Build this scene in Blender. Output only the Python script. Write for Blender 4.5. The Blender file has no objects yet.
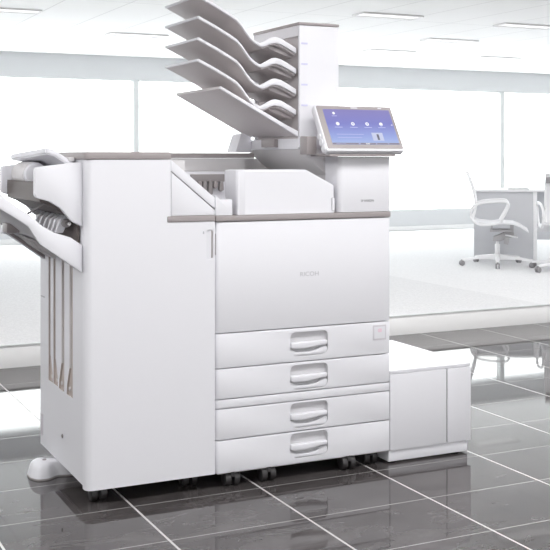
import bpy, bmesh, math, random
from mathutils import Vector, Matrix
random.seed(7)
S = bpy.context.scene
COL = S.collection
PI = math.pi

# ------------------------------------------------------------------ materials
def srgb(r, g, b):
    f = lambda c: (c/12.92 if c <= .04045 else ((c+.055)/1.055)**2.4)
    return (f(r/255), f(g/255), f(b/255), 1)

def mat(name, col, rough=.45, metal=0., spec=.5, coat=0., bump=None, emit=None, estr=0.):
    m = bpy.data.materials.new(name); m.use_nodes = True
    nt = m.node_tree; b = nt.nodes['Principled BSDF']
    b.inputs['Base Color'].default_value = col
    b.inputs['Roughness'].default_value = rough
    b.inputs['Metallic'].default_value = metal
    b.inputs['Specular IOR Level'].default_value = spec
    b.inputs['Coat Weight'].default_value = coat
    if emit:
        b.inputs['Emission Color'].default_value = emit
        b.inputs['Emission Strength'].default_value = estr
    # fine moulded texture: barely visible tone variation on the plastic
    tc = nt.nodes.new('ShaderNodeTexCoord'); nz = nt.nodes.new('ShaderNodeTexNoise')
    nz.inputs['Scale'].default_value = bump[0] if bump else 400.
    nz.inputs['Detail'].default_value = 2.
    nt.links.new(tc.outputs['Object'], nz.inputs['Vector'])
    bp = nt.nodes.new('ShaderNodeBump'); bp.inputs['Strength'].default_value = bump[1] if bump else .012
    bp.inputs['Distance'].default_value = .001
    nt.links.new(nz.outputs['Fac'], bp.inputs['Height'])
    nt.links.new(bp.outputs['Normal'], b.inputs['Normal'])
    return m

M = {}
M['white'] = mat('white_plastic', (.80, .80, .838, 1), .42)
M['white2'] = mat('off_white_plastic', (.76, .76, .797, 1), .45)
M['pale'] = mat('pale_grey_plastic', (.66, .645, .65, 1), .5)
M['pocket'] = mat('shaded_pocket_plastic', (.64, .635, .655, 1), .5)  # recess shade put into the colour: greyer than the drawer's white
M['taupe'] = mat('warm_grey_trim', (.35, .317, .317, 1), .4)
M['tray'] = mat('shaded_tray_plastic', (.59, .555, .56, 1), .5)  # underside shade put into the colour, greyer than the white plastic
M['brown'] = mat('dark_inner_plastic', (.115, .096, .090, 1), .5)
M['seam'] = mat('seam_shade_and_dark_plastic', (.16, .15, .155, 1), .6)  # dark tone painted as shade in panel gaps; rod and base frame share it
M['tan'] = mat('tan_guide', (.50, .44, .41, 1), .5)
M['black'] = mat('black_caster', (.035, .033, .034, 1), .4)
M['rubber'] = mat('grey_rubber', (.30, .28, .28, 1), .5)
M['steel'] = mat('steel', (.62, .60, .60, 1), .25, metal=1.)
M['ink'] = mat('grey_ink', (.30, .30, .32, 1), .5)
M['ink2'] = mat('pale_grey_ink', (.50, .50, .53, 1), .5)
M['blueink'] = mat('pale_blue_ink', (.62, .62, .80, 1), .5)
M['pinkink'] = mat('pale_pink_ink', (.80, .62, .70, 1), .5)
M['label'] = mat('label_paper', (.64, .62, .66, 1), .5)
M['chair'] = mat('white_chair_plastic', (.86, .86, .87, 1), .4)
M['mesh'] = mat('white_mesh_fabric', (.84, .84, .86, 1), .8, bump=(300, .2))
M['chairgrey'] = mat('grey_chair_mechanism', (.42, .41, .42, 1), .4)
M['wheelgrey'] = mat('grey_chair_wheel', (.28, .27, .28, 1), .45)
M['deskpanel'] = mat('pale_grey_desk_panel', (.58, .585, .61, 1), .4)
M['desktop'] = mat('white_desktop', (.86, .86, .87, 1), .3)
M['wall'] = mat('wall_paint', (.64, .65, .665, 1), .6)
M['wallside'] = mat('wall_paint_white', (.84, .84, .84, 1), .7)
M['riser'] = mat('step_riser_white', (.94, .94, .94, 1), .25)
M['mullion'] = mat('mullion_white', (.66, .68, .68, 1), .5)
M['notebook'] = mat('notebook_cover', (.40, .40, .41, 1), .5)
M['diffuser'] = mat('lamp_diffuser', (.9, .9, .9, 1), .5, emit=(1, 1, 1, 1), estr=.35)
M['lampframe'] = mat('lamp_frame', (.80, .79, .79, 1), .5)

def m_glass():
    m = bpy.data.materials.new('window_glass'); m.use_nodes = True
    nt = m.node_tree; nt.nodes.clear()
    o = nt.nodes.new('ShaderNodeOutputMaterial'); mx = nt.nodes.new('ShaderNodeMixShader')
    t = nt.nodes.new('ShaderNodeBsdfTransparent'); g = nt.nodes.new('ShaderNodeBsdfGlossy')
    t.inputs['Color'].default_value = (.96, .98, .98, 1); g.inputs['Roughness'].default_value = .02
    mx.inputs['Fac'].default_value = .05
    nt.links.new(t.outputs[0], mx.inputs[1]); nt.links.new(g.outputs[0], mx.inputs[2])
    nt.links.new(mx.outputs[0], o.inputs['Surface'])
    return m
M['glass'] = m_glass()

def m_screen():
    m = bpy.data.materials.new('display_wallpaper'); m.use_nodes = True
    nt = m.node_tree; b = nt.nodes['Principled BSDF']
    tc = nt.nodes.new('ShaderNodeTexCoord'); sp = nt.nodes.new('ShaderNodeSeparateXYZ')
    nt.links.new(tc.outputs['Generated'], sp.inputs[0])
    r = nt.nodes.new('ShaderNodeValToRGB')
    e = r.color_ramp.elements
    e[0].position = 0.; e[0].color = srgb(178, 198, 240)
    e[1].position = 1.; e[1].color = srgb(146, 140, 198)
    k = r.color_ramp.elements.new(.25); k.color = srgb(158, 172, 230)
    k = r.color_ramp.elements.new(.60); k.color = srgb(136, 138, 208)
    nt.links.new(sp.outputs['Z'], r.inputs[0])
    b.inputs['Base Color'].default_value = (.02, .02, .03, 1); b.inputs['Roughness'].default_value = .15
    nt.links.new(r.outputs[0], b.inputs['Emission Color']); b.inputs['Emission Strength'].default_value = .92
    return m
M['screen'] = m_screen()
M['icon'] = mat('display_icon', (.1, .1, .1, 1), .2, emit=(1, 1, 1, 1), estr=.95)
M['thumb'] = mat('display_thumbnail', (.1, .1, .1, 1), .2, emit=srgb(190, 196, 226), estr=.95)
M['bar'] = mat('display_task_bar', (.05, .05, .06, 1), .2, emit=srgb(140, 134, 150), estr=.9)
M['figure'] = mat('display_figure', (.05, .05, .06, 1), .2, emit=srgb(104, 104, 120), estr=.9)
M['iconpale'] = mat('display_pale_text', (.1, .1, .1, 1), .2, emit=srgb(180, 184, 232), estr=.95)

def N(nt, t, **kw):
    n = nt.nodes.new(t)
    for k, v in kw.items(): setattr(n, k, v)
    return n

def grid_mask(nt, sep, axis, offset, period, width):
    """1 on the grout line, 0 elsewhere"""
    a = N(nt, 'ShaderNodeMath', operation='SUBTRACT'); a.inputs[1].default_value = offset
    nt.links.new(sep.outputs[axis], a.inputs[0])
    p = N(nt, 'ShaderNodeMath', operation='PINGPONG'); p.inputs[1].default_value = period/2
    nt.links.new(a.outputs[0], p.inputs[0])
    l = N(nt, 'ShaderNodeMath', operation='LESS_THAN'); l.inputs[1].default_value = width/2
    nt.links.new(p.outputs[0], l.inputs[0])
    return l

def m_tile():
    m = bpy.data.materials.new('polished_grey_tile'); m.use_nodes = True
    nt = m.node_tree; b = nt.nodes['Principled BSDF']
    tc = N(nt, 'ShaderNodeTexCoord'); sp = N(nt, 'ShaderNodeSeparateXYZ')
    nt.links.new(tc.outputs['Object'], sp.inputs[0])
    gx = grid_mask(nt, sp, 'X', .12, .385, .0065); gy = grid_mask(nt, sp, 'Y', -.04, .29, .0045)
    mx = N(nt, 'ShaderNodeMath', operation='MAXIMUM')
    gf = N(nt, 'ShaderNodeMath', operation='MULTIPLY'); gf.inputs[1].default_value = .55
    nt.links.new(gy.outputs[0], gf.inputs[0])
    nt.links.new(gx.outputs[0], mx.inputs[0]); nt.links.new(gf.outputs[0], mx.inputs[1])
    # veins
    mp = N(nt, 'ShaderNodeMapping'); mp.inputs['Scale'].default_value = (1.0, 2.6, 1); mp.inputs['Rotation'].default_value = (0, 0, .5)
    nt.links.new(tc.outputs['Object'], mp.inputs[0])
    nz = N(nt, 'ShaderNodeTexNoise'); nz.inputs['Scale'].default_value = 4.; nz.inputs['Detail'].default_value = 8.
    nz.inputs['Roughness'].default_value = .65; nz.inputs['Distortion'].default_value = .8
    nt.links.new(mp.outputs[0], nz.inputs['Vector'])
    r = N(nt, 'ShaderNodeValToRGB'); e = r.color_ramp.elements
    e[0].position = .30; e[0].color = (.042, .037, .037, 1)
    e[1].position = .72; e[1].color = (.098, .090, .090, 1)
    nt.links.new(nz.outputs['Fac'], r.inputs[0])
    mc = N(nt, 'ShaderNodeMix', data_type='RGBA')
    nt.links.new(mx.outputs[0], mc.inputs['Factor']); nt.links.new(r.outputs[0], mc.inputs['A'])
    mc.inputs['B'].default_value = (.50, .49, .485, 1)
    nt.links.new(mc.outputs['Result'], b.inputs['Base Color'])
    rr = N(nt, 'ShaderNodeMapRange'); rr.inputs['To Min'].default_value = .035; rr.inputs['To Max'].default_value = .3
    nt.links.new(mx.outputs[0], rr.inputs['Value']); nt.links.new(rr.outputs[0], b.inputs['Roughness'])
    b.inputs['IOR'].default_value = 1.42
    bp = N(nt, 'ShaderNodeBump'); bp.inputs['Strength'].default_value = .02; bp.inputs['Distance'].default_value = .0006
    n2 = N(nt, 'ShaderNodeTexNoise'); n2.inputs['Scale'].default_value = 14.; n2.inputs['Detail'].default_value = 2.
    nt.links.new(tc.outputs['Object'], n2.inputs['Vector']); nt.links.new(n2.outputs['Fac'], bp.inputs['Height'])
    nt.links.new(bp.outputs['Normal'], b.inputs['Normal'])
    return m
M['tile'] = m_tile()

def m_carpet():
    m = bpy.data.materials.new('loop_pile_carpet'); m.use_nodes = True
    nt = m.node_tree; b = nt.nodes['Principled BSDF']; b.inputs['Roughness'].default_value = .95
    b.inputs['Specular IOR Level'].default_value = .1
    tc = N(nt, 'ShaderNodeTexCoord'); sp = N(nt, 'ShaderNodeSeparateXYZ')
    nt.links.new(tc.outputs['Object'], sp.inputs[0])
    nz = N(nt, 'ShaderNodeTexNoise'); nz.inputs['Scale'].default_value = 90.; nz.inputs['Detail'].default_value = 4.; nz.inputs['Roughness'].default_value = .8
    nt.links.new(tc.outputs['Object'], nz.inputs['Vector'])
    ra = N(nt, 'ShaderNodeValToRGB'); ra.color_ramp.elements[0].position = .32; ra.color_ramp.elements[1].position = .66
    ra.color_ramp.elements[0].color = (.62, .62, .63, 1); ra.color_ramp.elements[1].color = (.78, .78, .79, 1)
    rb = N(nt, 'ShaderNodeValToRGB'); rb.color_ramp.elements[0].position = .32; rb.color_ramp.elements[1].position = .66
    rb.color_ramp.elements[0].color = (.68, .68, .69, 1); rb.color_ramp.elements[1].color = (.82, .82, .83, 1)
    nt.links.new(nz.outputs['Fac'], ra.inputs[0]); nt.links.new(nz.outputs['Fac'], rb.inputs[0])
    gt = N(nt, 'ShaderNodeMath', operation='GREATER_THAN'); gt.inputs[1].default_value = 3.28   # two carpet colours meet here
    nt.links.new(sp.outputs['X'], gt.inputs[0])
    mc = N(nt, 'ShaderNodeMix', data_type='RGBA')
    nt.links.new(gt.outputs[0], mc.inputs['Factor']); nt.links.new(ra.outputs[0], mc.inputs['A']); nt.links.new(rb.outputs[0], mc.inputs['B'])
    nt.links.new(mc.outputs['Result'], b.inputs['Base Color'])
    bp = N(nt, 'ShaderNodeBump'); bp.inputs['Strength'].default_value = .4; bp.inputs['Distance'].default_value = .006
    nt.links.new(nz.outputs['Fac'], bp.inputs['Height']); nt.links.new(bp.outputs['Normal'], b.inputs['Normal'])
    return m
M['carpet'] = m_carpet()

def m_ceiling():
    m = bpy.data.materials.new('ceiling_tiles'); m.use_nodes = True
    nt = m.node_tree; b = nt.nodes['Principled BSDF']; b.inputs['Roughness'].default_value = .8
    tc = N(nt, 'ShaderNodeTexCoord'); sp = N(nt, 'ShaderNodeSeparateXYZ')
    nt.links.new(tc.outputs['Object'], sp.inputs[0])
    gx = grid_mask(nt, sp, 'X', 1.84, .42, .010); gy = grid_mask(nt, sp, 'Y', 5.2, 1.26, .010)
    mx = N(nt, 'ShaderNodeMath', operation='MAXIMUM')
    nt.links.new(gx.outputs[0], mx.inputs[0]); nt.links.new(gy.outputs[0], mx.inputs[1])
    mc = N(nt, 'ShaderNodeMix', data_type='RGBA')
    nt.links.new(mx.outputs[0], mc.inputs['Factor'])
    mc.inputs['A'].default_value = (.94, .94, .94, 1); mc.inputs['B'].default_value = (.76, .76, .76, 1)
    nt.links.new(mc.outputs['Result'], b.inputs['Base Color'])
    return m
M['ceiling'] = m_ceiling()

# ------------------------------------------------------------------ mesh helpers
AX = {'X': (1, 2, 0), 'Y': (0, 2, 1), 'Z': (0, 1, 2)}
def prism(poly, a, b, axis='Y', bev=0., seg=2, bm=None, mi=0):
    """closed polygon in the plane across `axis`, run from a to b"""
    t = bmesh.new(); i, j, k = AX[axis]
    def P(p, d):
        v = [0, 0, 0]; v[i] = p[0]; v[j] = p[1]; v[k] = d; return v
    A = [t.verts.new(P(p, a)) for p in poly]; B = [t.verts.new(P(p, b)) for p in poly]
    n = len(poly)
    t.faces.new(A); t.faces.new(B[::-1])
    for q in range(n): t.faces.new((A[q], B[q], B[(q+1) % n], A[(q+1) % n]))
    bmesh.ops.recalc_face_normals(t, faces=t.faces)
    if bev:
        ed = [e for e in t.edges if len(e.link_faces) == 2 and e.calc_face_angle() > .5]
        bmesh.ops.bevel(t, geom=ed, offset=bev, segments=seg, affect='EDGES', profile=.5, clamp_overlap=True)
    for f in t.faces: f.material_index = mi
    return merge(bm, t)

def merge(bm, t):
    if bm is None: return t
    me = bpy.data.meshes.new('tmp'); t.to_mesh(me); bm.from_mesh(me); bpy.data.meshes.remove(me); t.free()
    return bm

def box(x0, x1, y0, y1, z0, z1, bev=0., seg=2, bm=None, mi=0):
    return prism([(x0, z0), (x1, z0), (x1, z1), (x0, z1)], y0, y1, 'Y', bev, seg, bm, mi)

def fillet(pts, rad, n=5):
    """round the corners of a polygon; rad = number or list"""
    out = []; k = len(pts)
    for i in range(k):
        r = rad if not isinstance(rad, (list, tuple)) else rad[i]
        p = Vector(pts[i]); a = Vector(pts[i-1])-p; b = Vector(pts[(i+1) % k])-p
        if r <= 0: out.append(tuple(p)); continue
        ang = a.angle(b); d = min(r/math.tan(ang/2), a.length*.49, b.length*.49)
        s = p+a.normalized()*d; e = p+b.normalized()*d
        for q in range(n+1):
            t = q/n; out.append(tuple(s*(1-t)**2+p*2*t*(1-t)+e*t*t))
    return out

def rrect(x0, x1, y0, y1, r, n=5):
    return fillet([(x0, y0), (x1, y0), (x1, y1), (x0, y1)], r, n)

def cyl(p0, p1, r, n=20, bev=0., bm=None, mi=0, r2=None):
    t = bmesh.new(); p0 = Vector(p0); p1 = Vector(p1); d = p1-p0
    bmesh.ops.create_cone(t, cap_ends=True, segments=n, radius1=r, radius2=r if r2 is None else r2, depth=d.length)
    if bev:
        ed = [e for e in t.edges if len(e.link_faces) == 2 and e.calc_face_angle() > 1.]
        bmesh.ops.bevel(t, geom=ed, offset=bev, segments=2, affect='EDGES', profile=.5)
    q = d.to_track_quat('Z', 'Y').to_matrix().to_4x4()
    bmesh.ops.transform(t, matrix=Matrix.Translation((p0+p1)/2) @ q, verts=t.verts)
    for f in t.faces: f.material_index = mi
    return merge(bm, t)

def tube(pts, r, n=10, closed=False, bm=None, mi=0, smooth_n=0):
    pts = [Vector(p) for p in pts]
    if smooth_n:                                   # Catmull-Rom resample
        q = []; k = len(pts); rng = range(k if closed else k-1)
        for i in rng:
            g = (lambda j: pts[j % k]) if closed else (lambda j: pts[max(0, min(k-1, j))])
            a, b, c, d = g(i-1), g(i), g(i+1), g(i+2)
            for s in range(smooth_n):
                t = s/smooth_n
                q.append(.5*((2*b)+(c-a)*t+(2*a-5*b+4*c-d)*t*t+(3*b-a-3*c+d)*t**3))
        if not closed: q.append(pts[-1])
        pts = q
    t = bmesh.new(); k = len(pts); rings = []
    up = Vector((0, 0, 1))
    for i, p in enumerate(pts):
        if closed: d = pts[(i+1) % k]-pts[i-1]
        else: d = pts[min(k-1, i+1)]-pts[max(0, i-1)]
        d.normalize(); s = d.cross(up)
        if s.length < .05: s = d.cross(Vector((0, 1, 0)))
        s.normalize(); u = s.cross(d)
        rings.append([t.verts.new(p+(s*math.cos(2*PI*j/n)+u*math.sin(2*PI*j/n))*r) for j in range(n)])
    for i in range(k if closed else k-1):
        A, B = rings[i], rings[(i+1) % k]
        for j in range(n): t.faces.new((A[j], A[(j+1) % n], B[(j+1) % n], B[j]))
    if not closed: t.faces.new(rings[0][::-1]); t.faces.new(rings[-1])
    bmesh.ops.recalc_face_normals(t, faces=t.faces)
    for f in t.faces: f.material_index = mi
    return merge(bm, t)

def strip(profile, th, a, b, axis='Y', bev=.001, bm=None, mi=0):
    """bent sheet of thickness th under an open profile"""
    low = [(x, z-th) for x, z in profile]
    return prism(list(profile)+low[::-1], a, b, axis, bev, 2, bm, mi)

def link(name, bm, mats, parent=None, org=None, angle=35):
    me = bpy.data.meshes.new(name)
    if org is None and parent is not None: org = parent.get('_org')
    if org is not None: bmesh.ops.translate(bm, vec=-Vector(org), verts=bm.verts)
    bm.to_mesh(me); bm.free()
    if not isinstance(mats, (list, tuple)): mats = [mats]
    for m in mats: me.materials.append(M[m])
    for p in me.polygons: p.use_smooth = True
    me.set_sharp_from_angle(angle=math.radians(angle))
    o = bpy.data.objects.new(name, me); COL.objects.link(o)
    if parent is not None:
        o.parent = parent
        if parent.get('_org') is not None: o['_org'] = parent['_org']
    elif org is not None: o.location = org
    return o

def thing(name, label, cat, loc, rot=0., group=None, local=False):
    o = bpy.data.objects.new(name, None); COL.objects.link(o)
    o.empty_display_size = .05
    o.location = loc; o.rotation_euler = (0, 0, rot); o['label'] = label; o['category'] = cat
    o['_org'] = (0., 0., 0.) if local else tuple(loc)
    if group: o['group'] = group
    return o

def cut(o, bm_cutter, mat_name=None):
    """real recess: subtract the cutter from o and keep the result as o's mesh"""
    me = bpy.data.meshes.new('cutter'); org = o.get('_org')
    if org is not None: bmesh.ops.translate(bm_cutter, vec=-Vector(org), verts=bm_cutter.verts)
    bm_cutter.to_mesh(me); bm_cutter.free()
    c = bpy.data.objects.new('cutter', me); COL.objects.link(c)
    if o.parent: c.parent = o.parent
    if mat_name:
        me.materials.append(M[mat_name])
        if mat_name and M[mat_name].name not in [x.name for x in o.data.materials]: o.data.materials.append(M[mat_name])
    md = o.modifiers.new('cut', 'BOOLEAN'); md.operation = 'DIFFERENCE'; md.solver = 'EXACT'; md.object = c
    if mat_name: md.material_mode = 'TRANSFER'
    bpy.context.view_layer.update()
    dg = bpy.context.evaluated_depsgraph_get()
    nm = bpy.data.meshes.new_from_object(o.evaluated_get(dg), preserve_all_data_layers=True, depsgraph=dg)
    o.modifiers.clear(); old = o.data; o.data = nm; nm.name = o.name; bpy.data.meshes.remove(old)
    bpy.data.objects.remove(c); bpy.data.meshes.remove(me)
    for p in nm.polygons: p.use_smooth = True
    nm.set_sharp_from_angle(angle=math.radians(35))

def lettering(txt, size, x, y, z, mname, parent, name='lettering', ext=.0003, sx=1., rot=None):
    cu = bpy.data.curves.new('t', 'FONT'); cu.body = txt; cu.size = size; cu.extrude = ext
    cu.align_x = 'CENTER'; cu.align_y = 'CENTER'
    o = bpy.data.objects.new('t', cu); COL.objects.link(o); bpy.context.view_layer.update()
    dg = bpy.context.evaluated_depsgraph_get()
    me = bpy.data.meshes.new_from_object(o.evaluated_get(dg))
    bpy.data.objects.remove(o); bpy.data.curves.remove(cu)
    bm = bmesh.new(); bm.from_mesh(me); bpy.data.meshes.remove(me)
    bmesh.ops.transform(bm, matrix=Matrix.Translation((x, y, z)) @ Matrix.Rotation(PI/2, 4, 'X') @ Matrix.Diagonal((sx, 1, 1, 1)), verts=bm.verts)
    return link(name, bm, mname, parent)

def structure(name, bm, mats):
    o = link(name, bm, mats); o['kind'] = 'structure'; return o

# ------------------------------------------------------------------ the room
X0, X1, Y0, YS, YW, ZC, ZP = -4.0, 12.5, -4.4, 2.05, 7.64, 1.965, .105
structure('floor', box(X0, X1, Y0, YS, -.05, 0), 'tile')
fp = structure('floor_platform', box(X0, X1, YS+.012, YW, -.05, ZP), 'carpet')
structure('trim_1', box(X0, X1, YS, YS+.012, 0, ZP-.006, .002), 'riser')              # white riser of the step
structure('trim_2', box(X0, X1, YS-.006, YS+.012, ZP-.006, ZP+.001, .001), 'mullion')  # nosing along the carpet edge
structure('ceiling', box(X0, X1, Y0, YW+.2, ZC, ZC+.08), 'ceiling')
ZW0, ZW1 = .326, 1.735
wb = box(X0, X1, YW, YW+.2, -.05, ZW0)
box(X0, X1, YW, YW+.2, ZW1, ZC, bm=wb)
box(X0, -1.93, YW, YW+.2, ZW0, ZW1, bm=wb)
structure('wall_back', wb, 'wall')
structure('wall_left', box(X0-.1, X0, Y0, YW+.2, -.05, ZC), 'wallside')
structure('wall_right', box(X1, X1+.1, Y0, YW+.2, -.05, ZC), 'wallside')
wf = box(X0, X1, Y0-.1, Y0, -.05, .95)
box(X0, X1, Y0-.1, Y0, 1.40, ZC, bm=wf)  # opening added in this unseen wall to send light onto the machine's front
for k in range(6): box(X0+k*3.0, X0+k*3.0+.25, Y0-.1, Y0, .95, 1.40, bm=wf)
structure('wall_front', wf, 'wallside')
structure('baseboard_back', box(X0, X1, YW-.012, YW, ZP, ZP+.05, .002), 'wallside')
for k, (a, b) in enumerate(((-1.93, 2.70), (2.70, 7.305), (7.305, 12.5))):
    w = structure('window_%d' % (k+1), None or (lambda a=a, b=b: box(b-.030, b+.030, YW+.02, YW+.10, ZW0, ZW1, .004,
        bm=box(a+.03, b-.03, YW+.03, YW+.10, ZW0, ZW0+.015, bm=box(a+.03, b-.03, YW+.03, YW+.10, ZW1-.012, ZW1))))(), 'mullion')
    p = link('window_pane', box(a+.03, b-.03, YW+.06, YW+.066, ZW0+.015, ZW1-.012), 'glass', w); p['kind'] = 'structure'

# ceiling luminaires, seen as faint long panels
LIT = [
    (2.05, 5.70, 'slim white ceiling light panel above the stack of sorter bins'),
    (3.27, 3.74, 'slim ceiling light panel right of the sorter tower, highest in the picture there'),
    (4.55, 3.80, 'rightmost slim ceiling light panel, highest of the three near the right edge'),
    (4.63, 4.93, 'slim ceiling light panel in the middle of the cluster right of the sorter tower'),
    (4.66, 5.97, 'slim ceiling light panel just above the bulkhead, right beside the sorter tower'),
    (6.02, 6.10, 'slim ceiling light panel just above the bulkhead, over the office chairs'),
    (0.73, 4.62, 'slim ceiling light panel in the upper left corner above the finisher'),
]
for x, y, lab in LIT:
    t = thing('ceiling_light', lab, 'ceiling light', (x, y, ZC), group='slim ceiling light panels')
    fr = box(x-.25, x+.25, y-.085, y-.070, ZC-.012, ZC-.0005, .001)
    box(x-.25, x+.25, y+.070, y+.085, ZC-.012, ZC-.0005, .001, bm=fr)
    box(x-.25, x-.24, y-.07, y+.07, ZC-.012, ZC-.0005, bm=fr); box(x+.24, x+.25, y-.07, y+.07, ZC-.012, ZC-.0005, bm=fr)
    link('frame', fr, 'lampframe', t)
    link('diffuser', box(x-.239, x+.239, y-.069, y+.069, ZC-.007, ZC-.0005), 'diffuser', t)

# ------------------------------------------------------------------ casters shared by the machine's units
def caster(x, y, ztop, parent, r=.021):
    bm = cyl((x, y, ztop-.004), (x, y, ztop+.002), .018, 16)
    prism([(y-.018, ztop-.004), (y+.014, ztop-.004), (y+.016, ztop-.022), (y+.006, ztop-.026), (y-.020, ztop-.018)], x-.006, x+.006, 'X', .002, bm=bm)
    c = link('caster', bm, 'black', parent)
    for s in (-1, 1):
        link('wheel', cyl((x+s*.0045, y, r), (x+s*.023, y, r), r, 24, .003), 'black', c)
    return c

# ------------------------------------------------------------------ finisher
fin = thing('document_finisher', 'tall white finisher cabinet with slanted output tray, docked on the left of the printer', 'finisher', (.19, .27, 0))
W, D, ZB, ZT = .379, .537, .045, .948
bm = prism(fillet([(.002, .040), (.245, .040), (.245, D), (.002, D)], [.004, 0, .01, .015]), .052, ZT, 'Z')
body = link('cabinet', bm, 'white2', fin)
link('cabinet_side', box(.2452, W-.002, .040, D, .052, .7915), 'white2', fin)
# vertical guide slots for the shift tray, left side
SL = [(.394, .421, -1), (.333, .361, -1), (.236, .268, 1), (.143, .180, 1)]
for (lo, hi, d) in SL:
    if d < 0: poly = [(hi, .272), (lo-.026, .272), (lo-.022, .300), (lo, .350), (lo, .70), (hi, .70)]
    else: poly = [(lo, .270), (hi+.028, .270), (hi+.024, .298), (hi, .348), (hi, .70), (lo, .70)]
    cut(body, prism(poly, -.02, .010, 'X'), 'tan')
    g = link('guide_slot', prism(poly, .0075, .0099, 'X'), 'tan', fin)
    yc = lo-.006 if d < 0 else hi+.008
    link('screw', cyl((.0075, yc, .288), (.0035, yc, .288), .006, 12, .001), 'pale', g)
    link('guide_rail', box(.0015, .0075, (lo+.001 if d < 0 else hi-.006), (lo+.006 if d < 0 else hi-.001), .35, .70), 'pale', g)
link('side_screw', cyl((.003, .254, .138), (-.001, .254, .138), .006, 14, .001), 'rubber', fin)
link('rating_label', box(.0005, .002, .490, .520, .085, .150), 'label', fin)
link('side_mark', box(.0005, .002, .470, .515, .517, .521), 'ink2', fin)
# front door
door = [(.0, ZB), (W, ZB), (W, .772), (.245, .772), (.245, ZT), (.0, ZT)]
fd = prism([(.0, ZB), (W, ZB), (W, .7710), (.2445, .7710), (.2445, ZT-.0005), (.0, ZT-.0005)], 0, .034, 'Y')
ed = [e for e in fd.edges if all(v.co.y < .001 and v.co.x < .001 for v in e.verts)]
bmesh.ops.bevel(fd, geom=ed, offset=.020, segments=7, affect='EDGES', profile=.5)
front = link('front_door', fd, 'white', fin)
cut(front, prism(rrect(.3525, .3738, .662, .748, .010), -.002, .004, 'Y'), 'white2')
link('door_grip', box(.3690, .3735, .003, .009, .665, .745, .0015), 'taupe', front)
link('door_mark', prism(rrect(.3415, .3455, .735, .743, .0018), -.0006, .001, 'Y'), 'ink2', front)
link('door_edge', box(.003, .30, .034, .040, ZB+.008, ZT-.002), 'pale', fin)
# slanted end of the cabinet: band above a triangular cover
dz = (.843-.948)/(.373-.245)
band = [(.246, ZT), (.373, .843), (.379, .838), (.379, .786)] + [(.373, .8205), (.246, .9185)]
band = [(.2455, ZT), (.379, .838), (.379, .8065), (.2455, .9165)]
link('slanted_edge', prism(band, .0005, .030, 'Y', .0015), 'white', fin)
link('slanted_cover', prism([(.2465, .789), (.379, .789), (.379, .8025), (.2465, .9125)], .001, .028, 'Y', .0012), 'white2', fin)
link('cover_gap_shade', prism([(.246, .789), (.3785, .789), (.3785, .825), (.246, .935)], .006, .026, 'Y'), 'seam', fin)  # dark sheet standing in for shade between edge and cover
link('trim_strip', box(.234, W+.0005, -.003, .032, .7715, .788, .002), 'taupe', fin)
# top cap and back rail
cap = prism(fillet([(-.003, -.002), (.2455, -.002), (.2455, D), (-.003, D)], [.018, .004, 0, .01]), ZT+.0005, .9695, 'Z', .0025)
link('top_cap', cap, 'taupe', fin)
rw = box(.2455, .376, .42, D, .792, .9505)
link('rear_wall', rw, 'pale', fin)
link('rear_cap', box(.246, .3765, .415, D, .951, .968, .002), 'taupe', fin)
# left exit unit: two side plates, dark throat, roller, flap
plate = fillet([(-.131, .927), (-.131, .846), (-.090, .834), (-.060, .815), (-.030, .779), (.001, .762), (.001, .942), (-.090, .932)], [.009, .014, .01, .03, .01, 0, 0, .02])
for ya, yb in ((.036, .056), (.478, .500)):
    link('side_plate', prism(plate, ya, yb, 'Y', .003), 'white', fin)
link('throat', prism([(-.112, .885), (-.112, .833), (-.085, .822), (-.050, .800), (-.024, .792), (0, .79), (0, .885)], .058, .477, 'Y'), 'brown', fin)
link('throat_top', prism([(-.050, .886), (0, .886), (0, .925), (-.040, .918)], .058, .476, 'Y', .003), 'white2', fin)
rl = cyl((-.072, .29, .904), (-.072, .44, .904), .037, 32, .005)
link('feed_drum', rl, 'pale', fin)
link('drum_end', cyl((-.072, .26, .904), (-.072, .2895, .904), .034, 32, .005), 'white2', fin)
fl = bmesh.new()
q = [(-.086, .10, .982), (-.112, .44, .964), (-.052, .44, .955), (-.004, .44, .931), (-.004, .10, .937), (-.060, .10, .975)]
up = [fl.verts.new(p) for p in q]; dn = [fl.verts.new((p[0], p[1], p[2]-.018)) for p in q]
fl.faces.new((up[0], up[1], up[2], up[5])); fl.faces.new((up[5], up[2], up[3], up[4]))
fl.faces.new((dn[5], dn[2], dn[1], dn[0])); fl.faces.new((dn[4], dn[3], dn[2], dn[5]))
for i in range(6): fl.faces.new((up[i], dn[i], dn[(i+1) % 6], up[(i+1) % 6]))
bmesh.ops.recalc_face_normals(fl, faces=fl.faces)
bmesh.ops.bevel(fl, geom=[e for e in fl.edges if e.calc_face_angle() > .6], offset=.004, segments=2, affect='EDGES')
link('top_flap', fl, 'white', fin)
link('hinge_rail', box(-.022, -.0035, .10, .50, .942, .955, .003), 'pale', fin)
# slanted output tray
top = [(-.335, .935), (-.223, .857), (-.181, .824), (-.144, .799), (-.113, .770), (-.078, .750), (-.033, .735), (-.0005, .713)]
botl = [(-.0005, .636), (-.118, .720), (-.136, .748), (-.150, .769), (-.183, .791), (-.223, .816), (-.335, .893)]
slab = [(-.330, .905), (-.223, .836), (-.150, .785), (-.110, .752), (-.060, .728), (-.0005, .700)]
ot = link('output_tray', strip(slab, .018, .0485, .4575), 'white2', fin)
for ya, yb in ((.034, .048), (.458, .472)):
    link('tray_wing', prism(top+botl, ya, yb, 'Y', .003), 'white', ot)
    link('wing_edge', prism([(-.0005, .640), (-.118, .724), (-.136, .752), (-.129, .757), (-.112, .731), (-.0005, .652)], ya-.002 if ya > .2 else ya+.0145, yb-.015 if ya > .2 else yb+.008, 'Y', .001), 'taupe', ot)
link('tray_bracket', box(-.155, -.118, .28, .34, .735, .762, .003), 'taupe', ot)
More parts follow.
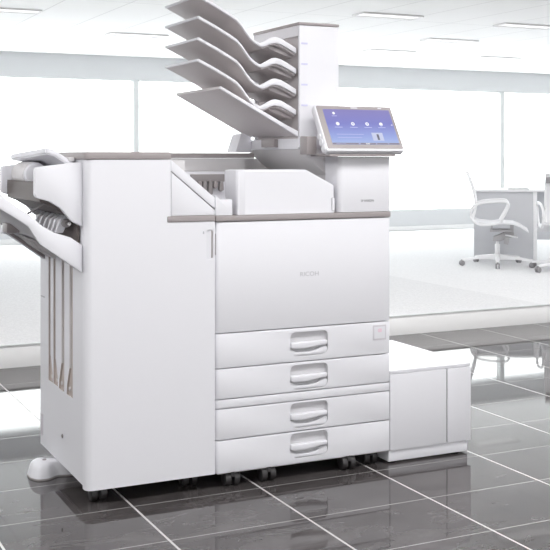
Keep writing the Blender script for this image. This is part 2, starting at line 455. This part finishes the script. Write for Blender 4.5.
link('tray_lip', box(-.14, -.10, .40, .44, .725, .750, .003), 'white2', ot)
link('tray_support', prism([(-.001, .650), (-.060, .690), (-.095, .722), (-.050, .705), (-.001, .684)], .32, .44, 'Y', .002), 'pale', ot)
# exit rollers on a shaft, paddles, thin rod
sh = cyl((-.026, .075, .770), (-.026, .455, .770), .005, 12)
ro = link('roller_shaft', sh, 'steel', fin)
for yy in (.11, .16, .20, .25, .31, .37, .42):
    link('roller', cyl((-.026, yy-.009, .770), (-.026, yy+.009, .770), .012, 20, .002), 'rubber' if int(yy*100) % 2 else 'pale', ro)
for yy in (.135, .18, .225, .28, .34, .395):
    link('paddle', prism(fillet([(-.052, .742), (-.030, .742), (-.010, .785), (-.022, .792), (-.040, .775)], .004, 3), yy-.008, yy+.008, 'Y', .002), 'white2', ro)
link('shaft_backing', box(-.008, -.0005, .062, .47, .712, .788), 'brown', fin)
link('sensor_rod', tube([(-.128, .14, .797), (-.075, .10, .832)], .0035, 8), 'seam', fin)
# stabiliser foot and casters
ft = bmesh.new()
A = [(-.075, .335), (-.060, .300), (-.025, .300), (.005, .325), (.030, .315), (.12, .305), (.12, .385), (.030, .395), (-.005, .405), (-.050, .405), (-.075, .380)]
A = fillet(A, .03, 6); cxf, cyf = -.03, .355
rows = []
for k_ in range(9):
    t_ = k_/8; f_ = 1-.26*t_-.16*t_**6; t_ = (t_*.7+.3*math.sin(t_*PI/2))**.9; t_ = math.asin(min(1, t_))
    rows.append([ft.verts.new((cxf+(x-cxf)*(f_ if x < .02 else 1), cyf+(y-cyf)*(f_ if x < .02 else .4+.6*f_), .003+(.044 if x < .02 else .036)*math.sin(t_))) for x, y in A])
n = len(A)
ft.faces.new(rows[0][::-1]); ft.faces.new(rows[-1])
for ra_, rb_ in zip(rows, rows[1:]):
    for i in range(n): ft.faces.new((ra_[i], ra_[(i+1) % n], rb_[(i+1) % n], rb_[i]))
bmesh.ops.recalc_face_normals(ft, faces=ft.faces)
foot = link('stabilizer_foot', ft, 'white2', fin, angle=60)
link('foot_bolt', cyl((-.028, .352, .046), (-.028, .352, .050), .006, 14, .001), 'rubber', foot)
link('foot_sole', prism([(cxf+(x-cxf)*1.01, cyf+(y-cyf)*1.01) for x, y in A], .0, .0045, 'Z'), 'rubber', foot)
for cx_, cy_ in ((.050, .060), (.325, .075), (.325, .46), (.10, .48)):
    caster(cx_, cy_, .052, fin)
link('base_frame', box(.02, .37, .05, .52, .047, .0525), 'seam', fin)

# ------------------------------------------------------------------ paper feed unit (lower two drawers)
PX0, PX1 = .3815, .9665
bank = thing('paper_feed_unit', 'white two-drawer paper feed unit on black casters, beneath the printer', 'paper feed unit', (.67, .30, 0))
R = .020
def front_poly(y1=.034, r=R): return fillet([(PX0, 0), (PX1, 0), (PX1, y1), (PX0, y1)], [r, .006, 0, 0], 7)
link('housing', box(PX0+.003, PX1-.002, .034, .60, .048, .2545), 'white2', bank)
link('gap_shade', box(PX0+.010, PX1-.008, .018, .034, .050, .2535), 'seam', bank)  # dark sheet that gives the drawer gaps their shade
link('top_rail', prism(front_poly(.033), .2305, .2545, 'Z', .0015), 'white', bank)

def drawer(parent, z0, z1, pz0, pz1):
    d = link('drawer', prism(front_poly(.033), z0, z1, 'Z', .0015), ['white', 'pocket'], parent)
    px0, px1 = .6205, .7475
    zc = (pz0+pz1)/2
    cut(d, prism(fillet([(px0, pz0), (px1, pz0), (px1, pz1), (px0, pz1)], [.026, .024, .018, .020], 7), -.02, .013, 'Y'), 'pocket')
    # grip: a bar across the pocket, then a scooped lip under it
    g = [(px0+.001, zc+.005), (px0+.001, zc-.010), (px0+.012, zc-.0135), (px0+.045, zc-.014), (px0+.080, zc-.0105), (px0+.100, zc-.007), (px1-.005, zc-.006), (px1-.004, zc+.0065)]
    h = link('handle', prism(g, -.006, .0125, 'Y', .003, 3), 'white', d)
    link('handle_scoop', prism(fillet([(px0+.001, pz0+.001), (px1-.001, pz0+.001), (px1-.001, zc-.012), (px1-.020, zc-.013), (px1-.036, zc-.021), (px0+.060, zc-.0255), (px0+.020, zc-.024), (px0+.001, zc-.014)], [.025, .023, 0, .01, .02, .02, .02, 0], 5), .0015, .0125, 'Y', .004, 3), 'white', d)
    return d
drawer(bank, .1405, .2275, .149, .223)
drawer(bank, .0440, .1370, .059, .133)
link('bottom_skirt', box(PX0+.01, PX1-.008, .010, .59, .0395, .0475), 'pale', bank)
for cx_, cy_ in ((.438, .024), (.553, .022), (.822, .018), (.915, .045), (.43, .54), (.90, .54)):
    caster(cx_, cy_, .046, bank)

# ------------------------------------------------------------------ printer
prn = thing('laser_printer', 'white office printer with big front cover and tilted touch screen, on the paper feed unit', 'printer', (.67, .30, .2555))
link('housing', box(PX0+.003, PX1-.002, .034, .60, .2555, .7685), 'white2', prn)
link('gap_shade', box(PX0+.010, PX1-.008, .018, .034, .2570, .768), 'seam', prn)
dA = drawer(prn, .3465, .4450, .362, .434)
dB = drawer(prn, .2575, .3435, .2625, .336)
pl = link('paper_size_plaque', prism(rrect(.905, .952, .390, .436, .002), -.0012, .002, 'Y'), 'label', dA)
link('plaque_window', box(.909, .948, -.0018, -.001, .395, .431), 'white2', pl)
link('plaque_mark', prism(rrect(.922, .936, .414, .425, .004), -.0024, -.0016, 'Y'), 'pinkink', pl)
fc = link('front_cover', prism(front_poly(.034, .022), .4480, .7675, 'Z', .0015), 'white', prn)
lettering('RICOH', .0185, .6845, -.0005, .605, 'ink2', fc, sx=1.12)
link('cover_grip', box(.3825, .3895, .006, .030, .672, .735, .002), 'taupe', fc)
link('trim_strip', box(PX0-.001, PX1+.001, -.004, .045, .7695, .7855, .002), 'taupe', prn)
link('top_deck', box(PX0, PX1, .045, .60, .7690, .7855, .002), 'pale', prn)
# bridge over the deck
bp_ = fillet([(.4565, .7865), (.7765, .7865), (.7765, .8690), (.6800, .9175), (.4565, .9175)], [0, .004, .006, .02, .010])
bc = prism(bp_, .012, .098, 'Y')
ed = [e for e in bc.edges if all(abs(v.co.y-.012) < 1e-5 for v in e.verts) and min(v.co.z for v in e.verts) > .79 and all(v.co.x > .46 for v in e.verts)]
bmesh.ops.bevel(bc, geom=ed, offset=.005, segments=3, affect='EDGES')
bridge = link('bridge_cover', bc, 'white', prn)
link('bridge_end', prism(fillet([(.4520, .0115), (.4800, .0115), (.4800, .097), (.4520, .097)], [.016, 0, 0, .004], 7), .7865, .9165, 'Z', .002), 'white2', bridge)
link('bridge_back', prism([(.600, .7865), (.7765, .7865), (.7765, .80), (.690, .9150), (.600, .9150)], .0985, .34, 'Y', .002), 'white2', bridge)
lp = prism(rrect(.7665, .7755, .792, .832, .002), .0095, .0125, 'Y')
latch = link('bridge_latch', lp, 'ink2', bridge)
link('latch_face', prism(rrect(.7680, .7755, .7935, .8305, .0015), .0085, .0098, 'Y'), 'white', latch)
lw = fillet([(.3815, .7865), (.4345, .7865), (.4345, .8325), (.3990, .8310), (.3890, .8375), (.3815, .8440)], [0, 0, .003, .01, .006, 0])
link('bridge_corner', prism(lw, .002, .030, 'Y', .0015), 'white', prn)
link('bridge_rear_wall', box(.66, .80, .508, .535, .7865, .9505, bm=box(.3785, .66, .42, .535, .7865, .9505)), 'pale', prn)
link('bridge_rear_cap', box(.3785, .695, .415, .445, .951, .968, .002), 'taupe', prn)
link('bridge_ledge', box(.3815, .655, .33, .419, .7865, .9080, .002), 'white2', prn)
gb = box(.430, .545, .318, .3295, .876, .900, .002)
gr = link('guide_bar', gb, 'rubber', prn)
for gx, gl in ((.440, .024), (.458, .018), (.474, .030), (.494, .040), (.512, .018), (.532, .028)):
    pf = prism(fillet([(gx-.005, .878), (gx+.005, .878), (gx+.007, .878-gl), (gx-.002, .872-gl), (gx-.008, .878-gl)], .002, 2), .310, .324, 'Y', .001)
    link('guide_finger', pf, 'rubber' if gl > .025 else 'taupe', gr)
# pedestal of the touch screen
ped = link('panel_pedestal', prism(fillet([(.786, .0015), (.9675, .0015), (.9675, .092), (.786, .092)], [.020, .004, 0, .006], 7), .7865, .9560, 'Z', .0015), 'white', prn)
lettering('SP 8400DN', .0098, .886, .0008, .8205, 'ink', ped)
link('pedestal_top', box(.736, .9675, -.032, .092, .9565, .9635, .002), 'taupe', prn)
link('panel_bracket', box(.700, .734, .045, .095, .962, 1.018, .004), 'taupe', prn)
# tilted touch panel
PW, PH, TH = .273, .165, .024
tilt = math.atan2(.085, .139)
pan = bpy.data.objects.new('touch_panel', None)
lb = prism(rrect(-PW/2, PW/2, 0, PH, .008), 0, TH, 'Y', .003, 3)
pan = link('touch_panel', lb, 'white', prn, org=(0, 0, 0))
pan.location = Vector((.8590, -.042, .9735))-Vector(prn.location); pan.rotation_euler = (-tilt, 0, 0)
pan['_org'] = (0., 0., 0.)
link('bezel', prism(rrect(-PW/2+.005, PW/2-.004, .008, PH-.004, .005), -.0012, .002, 'Y', .0008), 'taupe', pan)
SX0, SX1, SZ0, SZ1 = -PW/2+.0245, PW/2-.0135, .0215, PH-.0165
sc_ = box(SX0, SX1, -.0020, 0, SZ0, SZ1)
def sq(a, b, c, d, mi): box(a, b, -.0024, -.0019, c, d, bm=sc_, mi=mi)
def disc(x, z, r): cyl((x, -.0019, z), (x, -.0024, z), r, 20, bm=sc_, mi=1)
sw, shh = SX1-SX0, SZ1-SZ0
U = lambda f: SX0+f*sw
V = lambda f: SZ0+f*shh
sq(U(0), U(1), V(0), V(.045), 3)                                             # task bar
for f in (.16, .385, .60, .81): disc(U(f), V(.585), .0062)
for f in (.16, .385, .60, .81): sq(U(f)-.013, U(f)+.013, V(.478), V(.495), 5)
for f in (.385, .60): cyl((U(f), -.0023, V(.585)), (U(f), -.0026, V(.585)), .0034, 14, bm=sc_, mi=5)
sq(U(.80)-.001, U(.80)+.004, V(.52), V(.585), 5)
disc(U(.145), V(.885), .0045); sq(U(.145)-.009, U(.145)+.009, V(.80), V(.815), 5)
sq(U(.965), U(.985), V(.555), V(.575), 1)
sq(U(.62), U(.785), V(.11), V(.335), 2)
box(U(.690), U(.722), -.0027, -.0023, V(.13), V(.29), bm=sc_, mi=4)
for a, b, c in ((.10, .50, .28), (.10, .46, .19)): sq(U(a), U(b), V(c), V(c+.012), 5)
sq(U(.05), U(.20), V(.012), V(.032), 5); sq(U(.49), U(.55), V(.006), V(.040), 1); sq(U(.38), U(.41), V(.01), V(.034), 5); sq(U(.64), U(.66), V(.01), V(.034), 5); sq(U(.82), U(.84), V(.01), V(.034), 5)
link('screen', sc_, ['screen', 'icon', 'thumb', 'bar', 'figure', 'iconpale'], pan)
link('status_light', box(.085, .098, -.0018, -.001, PH-.0115, PH-.0085), 'white', pan)
link('sensor_window', box(-.012, .012, -.0018, -.001, PH-.0125, PH-.0075), 'label', pan)
for hz_ in (.016, .040, .062):
    link('hinge_knuckle', cyl((-PW/2-.004, .012+hz_*.12, hz_), (-PW/2+.004, .012+hz_*.12, hz_), .013-.05*hz_, 18, .002), 'white', pan)
link('back_mount', box(-.06, .10, TH, TH+.03, .012, .075, .004), 'pale', pan)

# ------------------------------------------------------------------ bin sorter tower
mb = thing('bin_sorter', 'white tower of five slanted sorter bins standing on top of the printer', 'sorter', (.77, .30, .787))
tw = box(.702, .841, .100, .112, .985, 1.362, .003)
box(.716, .841, .112, .436, .985, 1.362, .002, bm=tw)
box(.702, .720, .424, .436, .985, 1.362, bm=tw)
box(.702, .720, .112, .424, 1.330, 1.362, bm=tw)
link('tower', tw, 'white', mb)
link('tower_recess', box(.712, .7155, .112, .424, .99, 1.330), 'tray', mb)
link('tower_cap', prism(rrect(.699, .842, .098, .438, .004), 1.3625, 1.3715, 'Z', .002), 'taupe', mb)
nk = box(.700, .841, .108, .505, .979, 1.012, .002)
link('neck', nk, 'white2', mb)
link('funnel', prism([(.703, .9785), (.802, .898), (.802, .8), (.84, .8), (.84, .9785)], .104, .50, 'Y', .002), 'pale', mb)
link('stand', box(.80, .84, .36, .50, .787, .82, .002), 'pale', mb)
link('rear_cover', prism(fillet([(.640, .970), (.699, .970), (.699, 1.035), (.662, 1.035)], [.002, 0, 0, .02]), .45, .525, 'Y', .003), 'white', mb)
link('bin_latch', box(.686, .6995, .245, .345, .986, 1.012, .002), 'taupe', mb)
prof = [(.376, 1.4375), (.430, 1.4118), (.478, 1.3865), (.500, 1.3735), (.516, 1.3580), (.529, 1.3400), (.544, 1.3215), (.560, 1.3085), (.577, 1.3005)]
bump = [(.590, 1.3065), (.604, 1.3145), (.618, 1.3215), (.630, 1.3228), (.648, 1.3190), (.672, 1.3070), (.7005, 1.2915)]
run = [(.590, 1.2935), (.604, 1.2990), (.618, 1.3050), (.630, 1.3060), (.648, 1.3025), (.672, 1.2915), (.7005, 1.2765)]
for k in range(4):
    dz_ = -.0637*k
    P1 = [(x, z+dz_) for x, z in prof+run]
    tr = link('bin_tray', strip(P1, .0075, .1285, .400, bev=.0015), 'tray', mb)
    rim_top = [(x, z+dz_+.0005) for x, z in prof+bump]
    rim_bot = [(x, z+dz_-.0085) for x, z in prof]+[(x, z+dz_-.0015) for x, z in run]
    link('front_rim', prism(rim_top+rim_bot[::-1], .118, .128, 'Y', .0015), 'white', tr)
    link('end_rim', prism([(.3755, 1.4365+dz_), (.3755, 1.4290+dz_), (.372, 1.4300+dz_), (.372, 1.4370+dz_)], .119, .399, 'Y', .001), 'white2', tr)
    wd = prism([(.618, 1.2965+dz_), (.630, 1.2975+dz_), (.648, 1.2940+dz_), (.672, 1.2830+dz_), (.7005, 1.2680+dz_), (.7005, 1.2630+dz_), (.625, 1.2880+dz_)], .150, .385, 'Y', .001)
    link('root_stiffener', wd, 'tray', tr)
    link('bin_mark', box(.7085, .7300, .0993, .1002, 1.3030+dz_, 1.3085+dz_), 'blueink', mb)
P5 = [(.438, 1.1660), (.540, 1.1125), (.640, 1.0600), (.6985, 1.0290)]
t5 = link('bin_tray', strip(P5, .009, .1095, .475, bev=.002), 'tray', mb)
link('front_rim', prism(fillet([(.438, 1.1668), (.436, 1.1585), (.6985, 1.0175), (.6985, 1.0345), (.66, 1.0520)], [.003, .003, 0, 0, .02]), .0995, .109, 'Y', .002), 'white', t5)

# ------------------------------------------------------------------ large-capacity side tray
lct = thing('side_paper_cabinet', 'low white paper supply cabinet on the floor, docked right of the printer', 'paper cabinet', (1.12, .24, 0))
LX0, LX1 = .9685, 1.2735
link('cabinet', box(LX0, LX1, .020, .478, .0420, .2780, .002), 'white2', lct)
link('lid', prism(rrect(LX0, LX1, .004, .480, .003), .2785, .2905, 'Z', .003), 'white2', lct)
link('front_door', box(LX0, 1.1790, .001, .0195, .0420, .2778, .002), 'white2', lct)
link('side_panel', box(1.1830, LX1, .001, .0195, .0420, .2778, .002), 'white2', lct)
link('gap_shade', box(1.176, 1.186, .006, .0198, .045, .275), 'seam', lct)
link('plinth', box(LX0-.002, LX1-.009, .008, .470, .0055, .0415, .002), 'white', lct)
for fx in (.995, 1.235):
    for fy in (.04, .43): link('levelling_foot', cyl((fx, fy, 0), (fx, fy, .0055), .014, 16), 'black', lct)

# ------------------------------------------------------------------ office chairs
def make_chair(loc, rot, label, headrail):
    t = thing('office_chair', label, 'chair', loc, rot, 'white mesh office chairs by the desk', local=True)
    R5 = .285
    hub = cyl((0, 0, .050), (0, 0, .090), .026, 20, .004)
    base = link('star_base', hub, 'chair', t)
    for k in range(5):
        a = math.radians(-90+72*k); d = Vector((math.cos(a), math.sin(a), 0)); s = Vector((-d.y, d.x, 0))
        lg = bmesh.new()
        rows = []
        for f, w, zt, th in ((.02, .020, .088, .034), (.5, .016, .074, .022), (1., .012, .054, .014)):
            c = d*R5*f
            rows.append([lg.verts.new(c+s*w+Vector((0, 0, zt-th))), lg.verts.new(c-s*w+Vector((0, 0, zt-th))), lg.verts.new(c-s*w*.7+Vector((0, 0, zt))), lg.verts.new(c+s*w*.7+Vector((0, 0, zt)))])
        for A_, B_ in zip(rows, rows[1:]):
            for j in range(4): lg.faces.new((A_[j], A_[(j+1) % 4], B_[(j+1) % 4], B_[j]))
        lg.faces.new(rows[0][::-1]); lg.faces.new(rows[-1])
        bmesh.ops.recalc_face_normals(lg, faces=lg.faces)
        L = link('base_leg', lg, 'chair', base)
        c = d*R5
        cb = cyl((c.x, c.y, .034), (c.x, c.y, .048), .007, 10)
        for q in (-1, 1): cyl(c+s*q*.005+Vector((0, 0, .021)), c+s*q*.017+Vector((0, 0, .021)), .021, 18, .003, bm=cb)
        link('caster', cb, 'wheelgrey', base)
    link('gas_column', cyl((0, 0, .165), (0, 0, .192), .012, 16, bm=cyl((0, 0, .088), (0, 0, .165), .020, 20, .003)), 'chair', t)
    mc = prism(fillet([(-.035, .190), (.022, .190), (.060, .205), (.110, .222), (.128, .245), (.120, .268), (.060, .262), (.010, .240), (-.030, .225)], .006, 3), -.045, .045, 'Y', .004)
    mech = link('tilt_mechanism', mc, 'chairgrey', t)
    sb = box(-.058, .122, -.10, .10, .266, .282, .003)
    for q in (-1, 1):
        box(-.052, -.036, q*.09-.012, q*.09+.012, .282, .335, bm=sb); box(.098, .122, q*.09-.012, q*.09+.012, .282, .328, bm=sb)
    link('seat_bracket', sb, 'chairgrey', mech)
    link('tension_knob', prism(fillet([(.045, .175), (.080, .168), (.092, .215), (.056, .222)], .004, 3), -.085, -.05, 'Y', .003), 'chairgrey', mech)
    link('lever', tube([(.06, -.04, .238), (.10, -.10, .236), (.150, -.13, .228)], .006, 8), 'chair', mech)
    sp = [(-.185, .366), (-.14, .350), (-.05, .342), (.05, .346), (.12, .340), (.17, .322), (.215, .292), (.232, .282)]
    link('seat', strip(sp, .014, -.19, .19, bev=.004), 'mesh', t)
    bk = [(-.186, .368), (-.165, .430), (-.160, .500), (-.178, .590), (-.205, .670), (-.226, .728)]
    pts = [(x, z) for x, z in bk]
    poly = pts+[(x-.012, z-.002) for x, z in pts[::-1]]
    link('backrest', prism(poly, -.175, .175, 'Y', .003), 'mesh', t)
    for s_ in (-1, 1):
        fr = tube([(x-.006, s_*.178, z) for x, z in bk], .010, 10, smooth_n=4)
        link('back_frame', fr, 'chair', t)
        ar = tube([(-.186, s_*.198, .455), (-.120, s_*.202, .494), (.040, s_*.205, .506), (.078, s_*.205, .490), (.080, s_*.205, .462), (.030, s_*.202, .365), (.0, s_*.198, .338), (-.125, s_*.198, .326), (-.185, s_*.198, .360), (-.202, s_*.198, .400)], .0095, 10, closed=True, smooth_n=5)
        arm = link('armrest', ar, 'chair', t)
    if headrail:
        link('head_rail', box(-.247, -.215, -.184, .184, .655, .700, .005), 'wheelgrey', t)
    else:
        link('top_rail', tube([(-.232, -.178, .728), (-.232, .178, .728)], .010, 10), 'chair', t)
    return t
make_chair((4.425, 3.990, ZP), math.radians(-37), 'white mesh office chair seen from the side in front of the pale desk', False)
make_chair((4.640, 3.440, ZP), math.radians(58), 'white office chair with grey head rail cut off by the right picture edge', True)

# ------------------------------------------------------------------ desk and what lies on it
dk = thing('office_desk', 'pale grey panel desk with thin white top behind the office chair', 'desk', (4.516, 4.42, ZP), math.radians(-35), local=True)
TZ = .560
link('desktop', box(-.012, .95, -.02, .52, TZ+.0005, TZ+.018, .003), 'desktop', dk)
link('front_panel', box(.0, .475, 0, .018, .014, TZ, .002), 'deskpanel', dk)
link('desk_leg', box(.477, .505, -.002, .040, .001, TZ, .003), 'desktop', dk)
link('desk_leg', box(.90, .93, -.002, .040, .001, TZ, .003), 'desktop', dk)
link('desk_leg', box(.90, .93, .46, .50, .001, TZ, .003), 'desktop', dk)
link('desk_leg', box(.02, .05, .46, .50, .001, TZ, .003), 'desktop', dk)
link('back_panel', box(.507, .898, .30, .315, .15, TZ, .002), 'deskpanel', dk)
link('floor_rail', box(.002, .475, .002, .016, .001, .0135, .001), 'desktop', dk)
nb = thing('notebook', 'flat grey notebook lying on the white desktop', 'notebook', (4.516+.36*math.cos(math.radians(35))+.10*math.sin(math.radians(35)), 4.42-.36*math.sin(math.radians(35))+.10*math.cos(math.radians(35)), ZP+TZ+.0182), math.radians(-35), local=True)
link('cover', prism(rrect(-.085, .085, -.07, .07, .004), .0, .002, 'Z'), 'notebook', nb)
link('page_block', prism(rrect(-.083, .081, -.067, .067, .003), .0021, .0090, 'Z'), 'desktop', nb)
link('top_cover', prism(rrect(-.085, .085, -.07, .07, .004), .0091, .0112, 'Z'), 'notebook', nb)

# ------------------------------------------------------------------ light
w = bpy.data.worlds.new('World'); S.world = w; w.use_nodes = True
bg = w.node_tree.nodes['Background']
bg.inputs['Color'].default_value = (1, 1, 1, 1); bg.inputs['Strength'].default_value = 4.6

def area(x, y, sx, sy, e):
    l = bpy.data.lights.new('fill_light', 'AREA'); l.shape = 'RECTANGLE'; l.size = sx; l.size_y = sy; l.energy = e
    l.color = (1, .99, .985)
    o = bpy.data.objects.new('fill_light', l); COL.objects.link(o); o.location = (x, y, ZC-.02)  # added fill lights out of view, without fixtures
for x in (-1.1, .6, 2.3): area(x, -1.05, 1.3, .6, 21)
area(-1.9, .9, .3, 1.2, 34)  # added to brighten the finisher's left side
for x in (-1.2, 1.2): area(x, -3.2, 1.3, .6, 8)
for x in (1.5, 4.5, 7.5): area(x, .7, 1.2, .3, 32); area(x, 2.9, 1.2, .3, 8)

# ------------------------------------------------------------------ camera
cd = bpy.data.cameras.new('camera'); cam = bpy.data.objects.new('camera', cd); COL.objects.link(cam)
cam.location = (-.8147, -2.8712, .958)
cam.rotation_euler = (PI/2, 0, -math.radians(25.75))
cd.sensor_fit = 'HORIZONTAL'; cd.sensor_width = 36.; cd.lens = 36.*1082/550
cd.shift_y = -(275-156)/550
cd.clip_start = .05; cd.clip_end = 200
S.camera = cam
for o in bpy.data.objects:
    if '_org' in o: del o['_org']

S.view_settings.view_transform = 'Standard'; S.view_settings.look = 'None'
S.view_settings.exposure = 0.; S.view_settings.gamma = 1.; S.view_settings.use_curve_mapping = False
S.cycles.max_bounces = 10; S.cycles.diffuse_bounces = 6; S.cycles.transparent_max_bounces = 8
S.cycles.use_denoising = True
